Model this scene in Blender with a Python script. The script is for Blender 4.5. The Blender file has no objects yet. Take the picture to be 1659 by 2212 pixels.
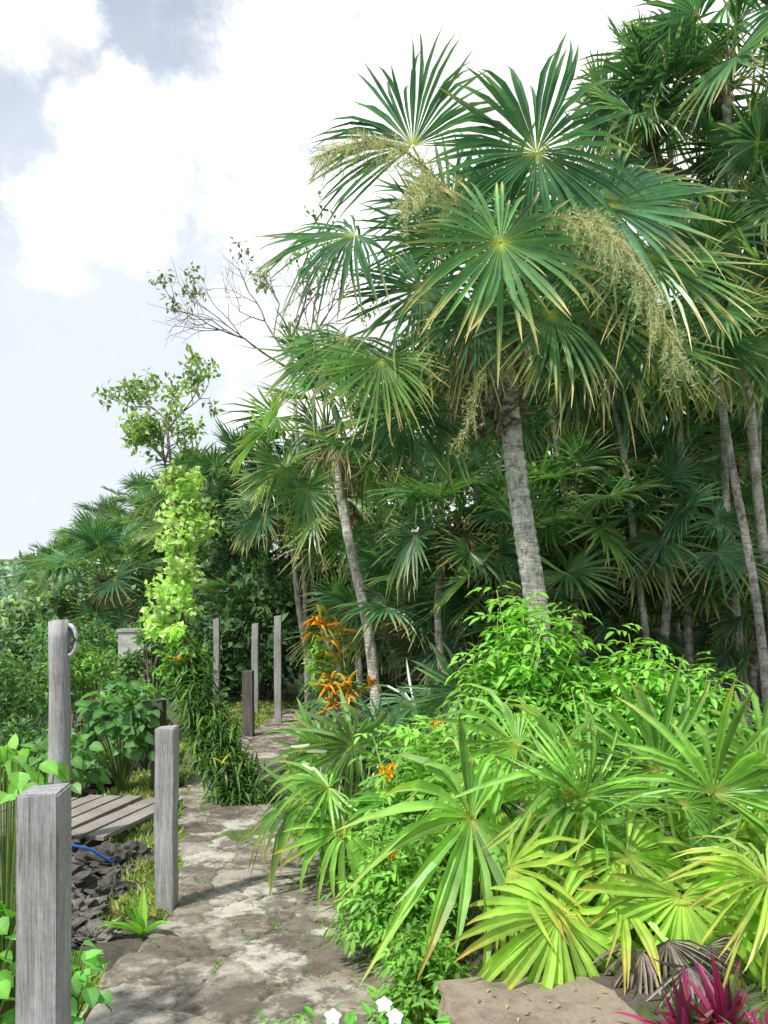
import bpy, bmesh, math, random
import numpy as np
from mathutils import Vector, noise as mnoise
SC=bpy.context.scene
rs=np.random.default_rng(11)
rad=math.radians
def A(*a): return np.array(a,float)
def nz(v): 
    v=np.asarray(v,float); return v/(np.linalg.norm(v,axis=-1,keepdims=True)+1e-9)
def sm(x,a,b):
    t=np.clip((np.asarray(x,float)-a)/(b-a),0,1); return t*t*(3-2*t)
def link(o):
    SC.collection.objects.link(o); return o
# ---------------------------------------------------------------- geometry accumulator
class G:
    def __init__(s): s.v=[];s.q=[];s.t=[];s.c=[];s.n=0
    def add(s,V,Q=None,T=None,C=(1,1,1)):
        V=np.asarray(V,float).reshape(-1,3)
        if Q is not None and len(Q): s.q.append(np.asarray(Q,dtype=np.int64).reshape(-1,4)+s.n)
        if T is not None and len(T): s.t.append(np.asarray(T,dtype=np.int64).reshape(-1,3)+s.n)
        s.v.append(V); s.c.append(np.broadcast_to(np.asarray(C,float),(len(V),3)).copy()); s.n+=len(V)
    def mesh(s,name,mat,origin=(0,0,0),smooth=False):
        V=np.concatenate(s.v)-np.asarray(origin,float); C=np.concatenate(s.c)
        Q=np.concatenate(s.q) if s.q else np.zeros((0,4),int)
        T=np.concatenate(s.t) if s.t else np.zeros((0,3),int)
        me=bpy.data.meshes.new(name)
        me.vertices.add(len(V)); me.vertices.foreach_set('co',V.astype(np.float32).ravel())
        li=np.concatenate([Q.ravel(),T.ravel()]).astype(np.int32)
        me.loops.add(len(li)); me.loops.foreach_set('vertex_index',li)
        st=np.concatenate([np.arange(len(Q))*4,len(Q)*4+np.arange(len(T))*3]).astype(np.int32)
        me.polygons.add(len(st)); me.polygons.foreach_set('loop_start',st)
        me.update(calc_edges=True)
        a=me.color_attributes.new('Col','FLOAT_COLOR','POINT')
        a.data.foreach_set('color',np.concatenate([np.clip(C,0,1),np.ones((len(C),1))],1).astype(np.float32).ravel())
        me.polygons.foreach_set('use_smooth',np.full(len(st),smooth))
        me.materials.append(mat); me.validate(); return me
    def obj(s,name,mat,origin=(0,0,0),parent=None,smooth=False):
        o=bpy.data.objects.new(name,s.mesh(name,mat,origin,smooth)); link(o)
        if parent is not None: o.parent=parent
        else: o.location=origin
        return o
def thing(name,loc,label,cat,group=None):
    e=bpy.data.objects.new(name,None); e.empty_display_size=.1; e.location=loc; link(e)
    e["label"]=label; e["category"]=cat
    if group: e["group"]=group
    return e
def tag(o,label,cat,group=None):
    o["label"]=label; o["category"]=cat
    if group: o["group"]=group
    return o
def struct(o): o["kind"]="structure"; return o
def tube(g,pts,rad_,sides=6,col=(1,1,1),cap=False):
    P=np.asarray(pts,float); n=len(P); R=np.broadcast_to(np.asarray(rad_,float),(n,))
    T=nz(np.gradient(P,axis=0)); ref=A(0.13,1,0.07) if abs(T[0][2])>.7 else A(0,0,1)
    S=nz(np.cross(T,ref)); U=np.cross(S,T)
    a=np.arange(sides)*2*math.pi/sides
    V=P[:,None,:]+R[:,None,None]*(np.cos(a)[None,:,None]*S[:,None,:]+np.sin(a)[None,:,None]*U[:,None,:])
    i=np.arange(n-1)[:,None]*sides; j=np.arange(sides)[None,:]; j2=(j+1)%sides
    Q=np.stack([i+j,i+j2,i+sides+j2,i+sides+j],-1).reshape(-1,4)
    C=np.asarray(col,float)
    if C.ndim==2: C=np.repeat(C,sides,0)
    g.add(V.reshape(-1,3),Q,None,C)
def bez(a,b,c,n=8):
    t=np.linspace(0,1,n)[:,None]; a,b,c=map(lambda v:np.asarray(v,float),(a,b,c))
    return (1-t)**2*a+2*t*(1-t)*b+t*t*c
# ---------------------------------------------------------------- fan leaf
HUB=A(.36,.38,.10)
def fan(g,pos,axis,nrm,R,n=34,spread=310,droop=.12,grav=.18,fold=.5,col=(.04,.13,.05),tip=(.46,.38,.20),tipamt=.3,cup=.12,rows=6,r=None,dead=False,wide=1.0,irr=1.0,wv=.12):
    r=r or rs
    pos=np.asarray(pos,float); y=nz(np.asarray(axis,float)); z=np.asarray(nrm,float); z=nz(z-y*np.dot(z,y)); x=np.cross(y,z)
    sp=rad(spread); ph=r.uniform(0,6.28); a0=np.linspace(-sp/2,sp/2,n); da=sp/(n-1)
    a=a0+r.normal(0,.025*irr,n)+.07*np.sin(a0*3+ph)
    L=R*(.70+.30*np.cos(a/2))*r.uniform(.86,1.06,n)
    L=np.where(r.uniform(0,1,n)<.06,L*r.uniform(.5,.8,n),L)
    if rows>=6: t=np.array([.015,.13,.40,.64,.85,1.0]); wf=np.array([0,0,1,.90,.50,.02]); k=.40
    else: t=np.array([.02,.10,.42,.78,1.0]); wf=np.array([0,0,1,.62,.02]); k=.42
    hw0=np.outer(L,t)*math.tan(da/2)*1.03
    hws=(L*k*math.tan(da/2))[:,None]*wide
    hw=np.where(t[None,:]<=k+1e-6,hw0,hws*wf[None,:])
    hw=np.maximum(hw,.0010)
    sw=r.normal(0,.07*irr,n)[:,None]*np.clip(t-k,0,1)[None,:]**1.3*2.0
    aa=a[:,None]+sw
    dirx=np.sin(aa);diry=np.cos(aa); px=np.cos(aa);py=-np.sin(aa)
    rr=np.outer(L,t); dd=droop*(1+r.normal(0,.6,n))[:,None]
    wav=wv*np.sin(a*2+ph)+.05*irr*r.normal(0,1,n)+wv*.4*np.sin(a*5+ph*2)
    zz=(cup+wav[:,None]*t[None,:])*rr-dd*rr*(t[None,:]**2.0)*1.6
    V=np.zeros((n,len(t),3,3))
    for si,s in enumerate((-1,0,1)):
        lx=dirx*rr+px*hw*s; ly=diry*rr+py*hw*s; lz=zz+(fold*hw if s else -fold*hw)
        V[:,:,si,:]=pos+lx[...,None]*x+ly[...,None]*y+lz[...,None]*z
    gm=np.where(r.uniform(0,1,n)<.14,r.uniform(1.5,3.8,n),1+r.normal(0,.4,n))
    gr=grav*gm[:,None]*L[:,None]*(t[None,:]**2.4)
    V[...,2]-=gr[...,None]
    col=np.asarray(col,float); tip=np.asarray(tip,float)
    br=(1+r.normal(0,.19,n))[:,None,None,None]
    C=col*np.ones((n,len(t),3,1))*br
    tt_=np.where(r.uniform(0,1,n)<.6,r.uniform(0,1.2,n),r.uniform(1.2,3,n))
    ta=np.clip(tipamt*tt_,0,1)[:,None]*np.clip((t[None,:]-.62)/.38,0,1)**1.3
    if dead: ta=ta*0
    C=C*(1-ta[...,None,None])+tip*ta[...,None,None]
    C[:,:,1,:]*=A(1.42,1.35,1.25)
    if not dead:
        C[:,0]=HUB
        if rows>=6: C[:,1]=C[:,1]*.88+HUB*.12
        else: C[:,0]=HUB*.6
    m=len(t); vid=np.arange(n*m*3).reshape(n,m,3)
    Q=np.concatenate([np.stack([vid[:,:-1,s],vid[:,:-1,s+1],vid[:,1:,s+1],vid[:,1:,s]],-1).reshape(-1,4) for s in (0,1)])
    g.add(V.reshape(-1,3),Q,None,C.reshape(-1,3))
def stalk(g,a,b,sag=.1,r0=.012,r1=.006,col=(.16,.24,.06)):
    a=np.asarray(a,float);b=np.asarray(b,float); L=np.linalg.norm(b-a)
    mid=(a+b)/2+A(0,0,sag*L)
    tube(g,bez(a,mid,b,7),np.linspace(r0,r1,7),4,col)
def crown(g,apex,n,R,r,e0=82,e1=-48,pet=(.8,1.15),nseg=28,rows=4,cols=((.035,.12,.045),(.05,.15,.045)),tipo=.5,azr=None,tw=.6,wide=1.0,dr=(.05,.2),gv=(.05,.18),old=.3,wv=.12):
    apex=np.asarray(apex,float)
    for i in range(n):
        f=i/max(1,n-1); az=i*2.39996+r.uniform(-.3,.3)
        if azr: az=r.uniform(*azr)
        el=rad(e0+(e1-e0)*f**.9+r.uniform(-10,10)); pl=R*r.uniform(*pet)
        d=A(math.cos(az)*math.cos(el),math.sin(az)*math.cos(el),math.sin(el))
        hub=apex+d*pl-A(0,0,pl*.12)
        ea=el-rad(r.uniform(5,60)); ea=max(ea,rad(-90))
        ax=A(math.cos(az)*math.cos(ea),math.sin(az)*math.cos(ea),math.sin(ea))
        nr=A(-math.cos(az)*math.sin(ea),-math.sin(az)*math.sin(ea),math.cos(ea))
        w=r.normal(0,tw); nr=nr*math.cos(w)+np.cross(ax,nr)*math.sin(w)
        u=r.uniform(); c=np.asarray(cols[0])*(1-u)+np.asarray(cols[1])*u
        c=c*r.uniform(.75,1.25)
        if f>.7 and r.uniform()<old: c=c*.6+A(.19,.22,.06)*.4
        stalk(g,apex+A(r.normal(0,.03),r.normal(0,.03),-.25*f),hub,.12,.013,.006)
        fan(g,hub,ax,nr,R*r.uniform(.8,1.12),n=nseg,rows=rows,spread=r.uniform(230,330),droop=r.uniform(*dr),grav=r.uniform(*gv),col=c,tipamt=tipo*f,r=r,cup=r.uniform(.05,.35),wide=wide,wv=wv)
# ---------------------------------------------------------------- small leaves
def leafs(g,P,D,N,L,W,C,bend=.2,fine=False):
    P=np.asarray(P,float);n=len(P);D=nz(D);S=nz(np.cross(D,N));N=np.cross(S,D)
    L=np.broadcast_to(L,(n,))[:,None];W=np.broadcast_to(W,(n,))[:,None]
    C=np.broadcast_to(np.asarray(C,float),(n,3))
    if not fine:
        mid=P+D*L*.45; tip=P+D*L-N*bend*L
        V=np.stack([P,mid+S*W/2+N*W*.15,tip,mid-S*W/2+N*W*.15,mid],1)
        b=np.arange(n)[:,None]*5
        Q=np.concatenate([b+np.array([0,4,2,1]),b+np.array([0,3,2,4])])
        g.add(V.reshape(-1,3),Q,None,np.repeat(C,5,0))
    else:
        def row(t,w,bz): 
            m=P+D*L*t-N*bz*L; return [m+S*W*w/2+N*W*w*.18,m,m-S*W*w/2+N*W*w*.18]
        r1=row(.22,.85,bend*.03);r2=row(.5,1.0,bend*.25);r3=row(.78,.6,bend*.6)
        V=np.stack([P]+r1+r2+r3+[P+D*L-N*bend*L],1)
        b=np.arange(n)[:,None]*11
        Q=[];T=[]
        for o in (1,4):
            Q+= [b+np.array([o,o+1,o+4,o+3]),b+np.array([o+1,o+2,o+5,o+4])]
        T=[b+np.array([0,2,1]),b+np.array([0,3,2]),b+np.array([7,8,10]),b+np.array([8,9,10])]
        CC=np.repeat(C,11,0).reshape(n,11,3); CC[:,[2,5,8]]*=1.25
        g.add(V.reshape(-1,3),np.concatenate(Q),np.concatenate(T),CC.reshape(-1,3))
def rdir(n,r): return nz(r.normal(0,1,(n,3)))
def clump(g,c,R,n,L,col,r,var=.3,asp=.5,shell=.55,low=-.4):
    R=np.broadcast_to(np.asarray(R,float),(3,)); d=rdir(n,r); d[:,2]=np.where(d[:,2]<low,-d[:,2],d[:,2])
    lump=1+.18*np.sin(d[:,0]*5+c[0]*3)*np.cos(d[:,1]*4+c[1]*2)+.12*np.sin(d[:,2]*9+c[0])
    rr=(shell+(1-shell)*r.uniform(0,1,n)**.6)*lump
    P=np.asarray(c)+d*R*rr[:,None]
    N=nz(d*.7+rdir(n,r)*.6+A(0,0,.5)); D=nz(rdir(n,r)+d*.5+A(0,0,-.25))
    col=np.asarray(col,float)*(1+r.normal(0,var,n)[:,None]).clip(.35,1.9)
    leafs(g,P,D,N,L*r.uniform(.6,1.3,n),L*asp*r.uniform(.7,1.2,n),col)
# ---------------------------------------------------------------- materials
def mat(name):
    m=bpy.data.materials.new(name); m.use_nodes=True; N=m.node_tree.nodes; Lk=m.node_tree.links
    return m,N,Lk,N['Principled BSDF'],N['Material Output']
def noise_n(N,Lk,scale,detail=5,coord='Object',vec=None,sc=None,rough=.6):
    t=N.new('ShaderNodeTexNoise'); t.inputs['Scale'].default_value=scale; t.inputs['Detail'].default_value=detail; t.inputs['Roughness'].default_value=rough
    c=N.new('ShaderNodeTexCoord'); o=c.outputs[coord]
    if sc:
        mp=N.new('ShaderNodeMapping'); mp.inputs['Scale'].default_value=sc; Lk.new(o,mp.inputs[0]); o=mp.outputs[0]
    Lk.new(o,t.inputs['Vector']); return t.outputs['Fac']
def ramp(N,Lk,fac,stops):
    r=N.new('ShaderNodeValToRGB'); e=r.color_ramp.elements
    while len(e)<len(stops): e.new(.5)
    for i,(p,c) in enumerate(stops):
        e[i].position=p; e[i].color=(c[0],c[1],c[2],1) if hasattr(c,'__len__') else (c,c,c,1)
    Lk.new(fac,r.inputs[0]); return r.outputs[0]
def mix(N,Lk,f,a,b,mode='MIX'):
    m=N.new('ShaderNodeMix'); m.data_type='RGBA'; m.blend_type=mode
    for s,v in ((m.inputs[0],f),(m.inputs[6],a),(m.inputs[7],b)):
        if isinstance(v,(int,float)): s.default_value=v
        elif isinstance(v,tuple): s.default_value=(*v,1)
        else: Lk.new(v,s)
    return m.outputs[2]
def bump(N,Lk,h,b,st=.5,dist=.02):
    n=N.new('ShaderNodeBump'); n.inputs['Strength'].default_value=st; n.inputs['Distance'].default_value=dist
    Lk.new(h,n.inputs['Height']); Lk.new(n.outputs[0],b.inputs['Normal'])
def leafmat(name,rough=.38,tr=.3,nscale=6,spec=.5,lo=1.0,hi=1.75,tc=(1.6,1.75,.75)):
    m,N,Lk,b,out=mat(name)
    at=N.new('ShaderNodeAttribute'); at.attribute_name='Col'
    nf=noise_n(N,Lk,nscale,3); v=ramp(N,Lk,nf,[(.3,0.),(.7,1.)])
    v=mix(N,Lk,v,(lo,lo,lo),(hi*1.03,hi,hi*.96))
    c=mix(N,Lk,1.0,at.outputs['Color'],v,'MULTIPLY')
    Lk.new(c,b.inputs['Base Color']); b.inputs['Roughness'].default_value=rough; b.inputs['Specular IOR Level'].default_value=spec
    t=N.new('ShaderNodeBsdfTranslucent'); c2=mix(N,Lk,1.0,c,tc,'MULTIPLY'); Lk.new(c2,t.inputs['Color'])
    ms=N.new('ShaderNodeMixShader'); ms.inputs[0].default_value=tr
    Lk.new(b.outputs[0],ms.inputs[1]); Lk.new(t.outputs[0],ms.inputs[2]); Lk.new(ms.outputs[0],out.inputs['Surface'])
    return m
def attrmat(name,rough=.8,ns=30,lo=.6,hi=1.3,bs=.4,sc=None):
    m,N,Lk,b,out=mat(name)
    at=N.new('ShaderNodeAttribute'); at.attribute_name='Col'
    nf=noise_n(N,Lk,ns,6,sc=sc); v=ramp(N,Lk,nf,[(.3,0.),(.7,1.)]); v=mix(N,Lk,v,(lo,lo,lo),(hi,hi,hi))
    Lk.new(mix(N,Lk,1.0,at.outputs['Color'],v,'MULTIPLY'),b.inputs['Base Color']); b.inputs['Roughness'].default_value=rough
    bump(N,Lk,nf,b,bs,.01); return m
M_leaf=leafmat('palm_leaf',.33,.32,5,.55,1.15,2.0)
M_near=leafmat('glossy_palm_leaf',.36,.36,9,.5,1.0,1.6,(1.8,1.85,.7))
M_fol=leafmat('broad_leaf',.45,.38,6,.4,1.05,1.85,(1.8,1.8,.7))
M_dark=leafmat('forest_leaf',.55,.26,1.5,.25,.95,1.95)
M_dry=attrmat('dry_leaf',.85,20,.8,1.5)
M_flower=leafmat('flower',.6,.35,6,.3,.95,1.15,(1.2,1.2,.9))
def barkmat(name,c0,c1,c2,rings=22):
    m,N,Lk,b,out=mat(name)
    nf=noise_n(N,Lk,14,9,sc=(1,1,.6),rough=.72); n2=noise_n(N,Lk,5,5,sc=(1.5,1.5,15)); n3=noise_n(N,Lk,38,5,sc=(1,1,.5),rough=.7)
    c=ramp(N,Lk,nf,[(.36,c0),(.44,c1),(.58,c2)])
    l=ramp(N,Lk,n2,[(.38,.5),(.47,1.0)])
    c=mix(N,Lk,.8,c,l,'MULTIPLY'); c=mix(N,Lk,.7,c,ramp(N,Lk,n3,[(.38,.35),(.48,1.0)]),'MULTIPLY')
    at=N.new('ShaderNodeAttribute'); at.attribute_name='Col'
    c=mix(N,Lk,1.0,c,at.outputs['Color'],'MULTIPLY')
    Lk.new(c,b.inputs['Base Color']); b.inputs['Roughness'].default_value=.9
    h=mix(N,Lk,.5,n2,n3); bump(N,Lk,h,b,1.0,.04); return m
M_trunk=barkmat('palm_bark',(.26,.22,.17),(.70,.64,.54),(.92,.88,.79))
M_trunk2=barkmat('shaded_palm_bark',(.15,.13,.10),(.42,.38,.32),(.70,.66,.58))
M_bark=barkmat('tree_bark',(.10,.085,.07),(.26,.23,.19),(.48,.45,.40))
def woodmat(name,dark,light):
    m,N,Lk,b,out=mat(name)
    g1=noise_n(N,Lk,9,8,sc=(7,7,.45),rough=.65); g2=noise_n(N,Lk,22,5,sc=(9,9,.25)); n3=noise_n(N,Lk,3,4); g4=noise_n(N,Lk,55,3,sc=(1,1,1))
    c=ramp(N,Lk,g1,[(.30,dark),(.48,tuple((a+b_)/2 for a,b_ in zip(dark,light))),(.68,light)])
    c=mix(N,Lk,.6,c,ramp(N,Lk,g2,[(.34,.22),(.44,1.0)]),'MULTIPLY')
    c=mix(N,Lk,.3,c,ramp(N,Lk,g4,[(.35,.5),(.6,1.0)]),'MULTIPLY')
    c=mix(N,Lk,.8,c,ramp(N,Lk,n3,[(.35,(.66,.62,.56)),(.65,(1.0,1.0,1.0))]),'MULTIPLY')
    Lk.new(c,b.inputs['Base Color']); b.inputs['Roughness'].default_value=.85
    bump(N,Lk,g2,b,.6,.01); return m
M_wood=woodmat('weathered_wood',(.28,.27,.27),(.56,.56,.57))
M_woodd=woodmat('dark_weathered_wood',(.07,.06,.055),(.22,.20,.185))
M_plank=woodmat('deck_wood',(.20,.175,.15),(.50,.46,.41))
M_rock=attrmat('karst_rock',.95,14,.45,1.6,.9)
def pathmat(name,warm=False):
    m,N,Lk,b,out=mat(name)
    at=N.new('ShaderNodeAttribute'); at.attribute_name='Col'
    n1=noise_n(N,Lk,2.1,10,rough=.78); n2=noise_n(N,Lk,9,8,rough=.74); n3=noise_n(N,Lk,70,4); n4=noise_n(N,Lk,2.9,10,sc=(1,1,1.7),rough=.78)
    c=at.outputs['Color']
    if not warm:
        c=mix(N,Lk,ramp(N,Lk,n1,[(.50,0.),(.57,.70)]),c,(.52,.475,.40))
        c=mix(N,Lk,ramp(N,Lk,n4,[(.475,0.),(.54,.80)]),c,(.115,.09,.066))
    c=mix(N,Lk,.65,c,ramp(N,Lk,n2,[(.36,.36),(.54,1.0)]),'MULTIPLY')
    c=mix(N,Lk,.4,c,ramp(N,Lk,n3,[(.3,.55),(.55,1.0)]),'MULTIPLY')
    a2=N.new('ShaderNodeAttribute'); a2.attribute_name='crack'
    c=mix(N,Lk,a2.outputs['Fac'],c,(.045,.04,.026))
    Lk.new(c,b.inputs['Base Color']); b.inputs['Roughness'].default_value=.7
    bump(N,Lk,mix(N,Lk,.4,n2,n3),b,.6,.014); return m
M_path=pathmat('stone_path'); M_slab=pathmat('slab_stone',True)
def groundmat():
    m,N,Lk,b,out=mat('ground_soil')
    n1=noise_n(N,Lk,1.3,8,rough=.7); n2=noise_n(N,Lk,14,6,rough=.7)
    c=ramp(N,Lk,n1,[(.35,(.07,.065,.05)),(.48,(.14,.12,.09)),(.54,(.09,.13,.04)),(.68,(.13,.2,.05))])
    c=mix(N,Lk,.8,c,ramp(N,Lk,n2,[(.3,.35),(.6,1.0)]),'MULTIPLY')
    Lk.new(c,b.inputs['Base Color']); b.inputs['Roughness'].default_value=.95; bump(N,Lk,n2,b,.9,.05); return m
M_ground=groundmat()
def watermat():
    m,N,Lk,b,out=mat('sea_water'); b.inputs['Base Color'].default_value=(.05,.13,.16,1); b.inputs['Roughness'].default_value=.12
    bump(N,Lk,noise_n(N,Lk,3,4,sc=(1,.5,1)),b,.4,.08); return m
M_water=watermat()
# ---------------------------------------------------------------- noise + terrain
_lat=rs.uniform(-1,1,(256,256))
def vn(x,y):
    x=np.asarray(x,float);y=np.asarray(y,float);xi=np.floor(x).astype(int);yi=np.floor(y).astype(int);fx=x-xi;fy=y-yi
    fx=fx*fx*(3-2*fx);fy=fy*fy*(3-2*fy)
    g=lambda i,j:_lat[i%256,j%256]
    return (g(xi,yi)*(1-fx)+g(xi+1,yi)*fx)*(1-fy)+(g(xi,yi+1)*(1-fx)+g(xi+1,yi+1)*fx)*fy
PY=[0,1.6,2.6,3.2,4.5,6,7.5,10,13,16,22,30]; PX=[-1.1,-1.0,-.66,-.50,-.6,-1.05,-1.48,-1.5,-1.3,-1.0,0,2]; PW=[.5,.5,.68,.76,.57,.44,.38,.38,.42,.42,.45,.45]
def pc(y): return np.interp(y,PY,PX)
def pw(y): return np.interp(y,PY,PW)
def H(x,y):
    x=np.asarray(x,float);y=np.asarray(y,float)
    xs=np.where(y<12,-4.3,-4.3-(y-12)*.75); D=x-xs
    z=-1.5+1.5*sm(D,-.8,2.1)
    le=pc(y)-pw(y)-x; z=z-.08*sm(le,.02,.5)*sm(y,14,9)
    re=x-(pc(y)+pw(y))
    z=z+.27*sm(re,.05,.6)
    z=z+np.clip((y-9)*.13,0,3.5)*sm(re,.3,5)
    z=z+np.clip((y-17)*.10,0,9)*sm(D,2,14)
    off=np.minimum(sm(np.abs(x-pc(y)),pw(y)-.02,pw(y)+.25),1)
    z=z+off*(.04*vn(x*2.3,y*2.3)+.03*vn(x*7,y*7)) - .03*(1-off)
    return z
def hz(x,y): return float(H(x,y))
xa=np.concatenate([-np.geomspace(600,7.2,30),np.arange(-7,7,.11),np.geomspace(7.2,600,30)])
ya=np.concatenate([-np.geomspace(60,1,10),np.arange(-.8,18,.12),np.geomspace(18.4,900,40)])
X,Y=np.meshgrid(xa,ya); Z=H(X,Y)
g=G(); ny,nx=X.shape; idx=np.arange(nx*ny).reshape(ny,nx)
g.add(np.stack([X,Y,Z],-1).reshape(-1,3),np.stack([idx[:-1,:-1],idx[:-1,1:],idx[1:,1:],idx[1:,:-1]],-1).reshape(-1,4))
struct(g.obj('ground',M_ground,smooth=True))
g=G(); g.add([(-900,-80,-.95),(0.0,-80,-.95),(0,900,-.95),(-900,900,-.95)],[(0,1,2,3)]); struct(g.obj('sea',M_water))
# path with real flagstones (cellular height field)
nu=84; vy=np.arange(.2,19,.02); U=np.linspace(-1,1,nu)
VY,UU=np.meshgrid(vy,U,indexing='ij')
edge=.06*vn(VY*3,UU*0+5)+.03*vn(VY*11,UU*0+9)
PXX=pc(VY)+UU*(pw(VY)+.04+edge*np.abs(UU))
seeds=[]
yy=.1
while yy<19:
    n=rs.integers(2,5)
    for j in range(n): seeds.append((pc(yy)+pw(yy)*(-1+2*(j+.5)/n)+rs.normal(0,.08),yy+rs.normal(0,.10)))
    yy+=.23
seeds=np.array(seeds)
qx=(PXX+.05*vn(PXX*6,VY*6)+.025*vn(PXX*19,VY*19)).ravel(); qy=(VY+.05*vn(PXX*6+40,VY*6)+.025*vn(PXX*19,VY*19+30)).ravel()
F1=np.full(len(qx),9.);F2=F1.copy();ID=np.zeros(len(qx),int)
for i,(sx,sy) in enumerate(seeds):
    m=np.abs(qy-sy)<1.0
    d=np.hypot(qx[m]-sx,qy[m]-sy); f1=F1[m];f2=F2[m]
    nf2=np.where(d<f1,f1,np.minimum(f2,d)); ID[m]=np.where(d<f1,i,ID[m]); F1[m]=np.minimum(f1,d);F2[m]=nf2
e=F2-F1; wdt=.012+.028*(vn(qx*2,qy*2)+.2).clip(0,1); crack=sm(e,.0,wdt)
ch=rs.uniform(-.002,.007,len(seeds)); 
cc=np.array([(.30,.26,.21),(.22,.185,.145),(.37,.33,.275),(.50,.465,.40),(.18,.15,.118),(.30,.255,.205)])[rs.integers(0,6,len(seeds))]
CL=cc[ID]
ZZ=.006+(crack-1)*.008+ch[ID]*crack+.005*vn(PXX.ravel()*5,VY.ravel()*5)+.006*vn(PXX.ravel()*2,VY.ravel()*2)
ZZ=ZZ-.05*sm(np.abs(UU).ravel(),.93,1.0)
g=G(); ny,nx=PXX.shape; idx=np.arange(nx*ny).reshape(ny,nx)
g.add(np.stack([PXX.ravel(),VY.ravel(),ZZ],-1),np.stack([idx[:-1,:-1],idx[:-1,1:],idx[1:,1:],idx[1:,:-1]],-1).reshape(-1,4),None,CL)
po=struct(g.obj('path',M_path,smooth=True))
at=po.data.attributes.new('crack','FLOAT','POINT'); at.data.foreach_set('value',((1-crack)*.8).astype(np.float32))
# ---------------------------------------------------------------- posts
def post(x,y,w,top,m,label,base=None,lean=(0,0),round_=False,notch=False):
    b=hz(x,y)-.12 if base is None else base
    h=top-b; bm=bmesh.new()
    if round_: bmesh.ops.create_cone(bm,segments=20,radius1=w/2*1.05,radius2=w/2*.95,depth=h,cap_ends=True)
    else: bmesh.ops.create_cube(bm,size=1); bmesh.ops.scale(bm,vec=(w,w,h),verts=bm.verts)
    bmesh.ops.bevel(bm,geom=[e for e in bm.edges if round_ is False or abs((e.verts[0].co-e.verts[1].co).z)<1e-4],offset=.005,segments=2,affect='EDGES')
    ed=[e for e in bm.edges if abs((e.verts[0].co-e.verts[1].co).z)>h*.6]
    bmesh.ops.subdivide_edges(bm,edges=ed,cuts=14,use_grid_fill=False)
    for v in bm.verts:
        c=v.co; n=mnoise.noise_vector(Vector((c.x*3+x*7,c.y*3,c.z*2.5))); c.x+=n.x*.007; c.y+=n.y*.007
        if c.z>h/2-.03: c.z+=mnoise.noise(Vector((c.x*30,c.y*30,x)))*.012+c.x*.06
        c.x+=lean[0]*(c.z/h+.5); c.y+=lean[1]*(c.z/h+.5)
    me=bpy.data.meshes.new('post'); bm.to_mesh(me); bm.free(); me.materials.append(m)
    for p in me.polygons: p.use_smooth=round_
    o=bpy.data.objects.new('wooden_post',me); o.location=(x,y,b+h/2); o.rotation_euler=(0,0,rs.uniform(-.05,.05)); link(o)
    return tag(o,label,'post','wooden posts along the path')
post(-.925,2.24,.110,1.126,M_wood,'weathered grey square wooden post beside the stone path')
post(-1.187,4.5,.105,.985,M_wood,'grey square wooden post at the edge of the path')
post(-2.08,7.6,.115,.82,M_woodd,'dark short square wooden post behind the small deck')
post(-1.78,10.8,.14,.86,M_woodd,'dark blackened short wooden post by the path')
post(-1.56,12.1,.105,1.58,M_wood,'tall thin grey wooden post by the path')
post(-2.0,12.8,.10,1.46,M_wood,'tall thin grey wooden post among shrubs')
post(-2.62,12.9,.09,1.53,M_wood,'distant grey wooden post among shrubs')
hp=post(-2.17,5.5,.140,1.56,M_wood,'tall round grey timber post beside the small deck',round_=True)
g=G()
a=np.linspace(-math.pi/2,math.pi/2,12)
for rr_,cl in ((.10,(.62,.62,.62)),(.083,(.05,.05,.05))):
    pts=np.stack([.055+rr_*np.cos(a)*.5,np.full(12,0.0),rr_*1.0*np.sin(a)],-1)
    tube(g,pts,.016,6,cl)
o=g.obj('hose_loop',attrmat('rubber',.5),parent=hp,smooth=True); o.location=(0.01,-.01,(1.56-(hz(-2.17,5.5)-.12))/2-.13); o["label"]='grey and black loop of strap at the post top'
# ---------------------------------------------------------------- deck
dk=thing('wooden_deck',(-2.3,6.2,.1),'small weathered plank deck beside the path','deck')
def box(g,c,s,col=(1,1,1),rz=0):
    c=np.asarray(c,float);s=np.asarray(s,float)/2
    V=np.array([(i,j,k) for i in(-1,1) for j in(-1,1) for k in(-1,1)],float)*s
    if rz: V=V@np.array([[math.cos(rz),math.sin(rz),0],[-math.sin(rz),math.cos(rz),0],[0,0,1]])
    g.add(V+c,[(0,1,3,2),(4,6,7,5),(0,4,5,1),(2,3,7,6),(0,2,6,4),(1,5,7,3)],None,col)
g=G(); x=-4.6
while x<-1.85:
    box(g,(x+.07,6.2+rs.normal(0,.03),.085+rs.normal(0,.007)),(.135,1.2,.028),rz=-.22+rs.normal(0,.01)); x+=.168
g.obj('deck_planks',M_plank,origin=(-2.3,6.2,.1),parent=dk)
g=G(); box(g,(-3.3,5.85,.045),(2.5,.05,.05)); box(g,(-3.1,6.55,.045),(2.5,.05,.05))
for xx in (-4.4,-3.1,-2.2): box(g,(xx,5.9,-.35),(.08,.08,.74))
g.obj('deck_frame',M_woodd,origin=(-2.3,6.2,.1),parent=dk)
g=G(); P_=np.array([(-2.35,5.05,.10),(-2.15,5.0,.19),(-1.95,5.0,.21),(-1.8,5.05,.16),(-1.68,5.12,.05),(-1.62,5.2,-.05)]); tube(g,P_,.009,8,(.02,.11,.45)); o=g.obj('garden_hose',attrmat('blue_plastic',.45,3,.9,1.1,0),smooth=True); tag(o,'blue garden hose lying on rocks by the deck','hose')
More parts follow.
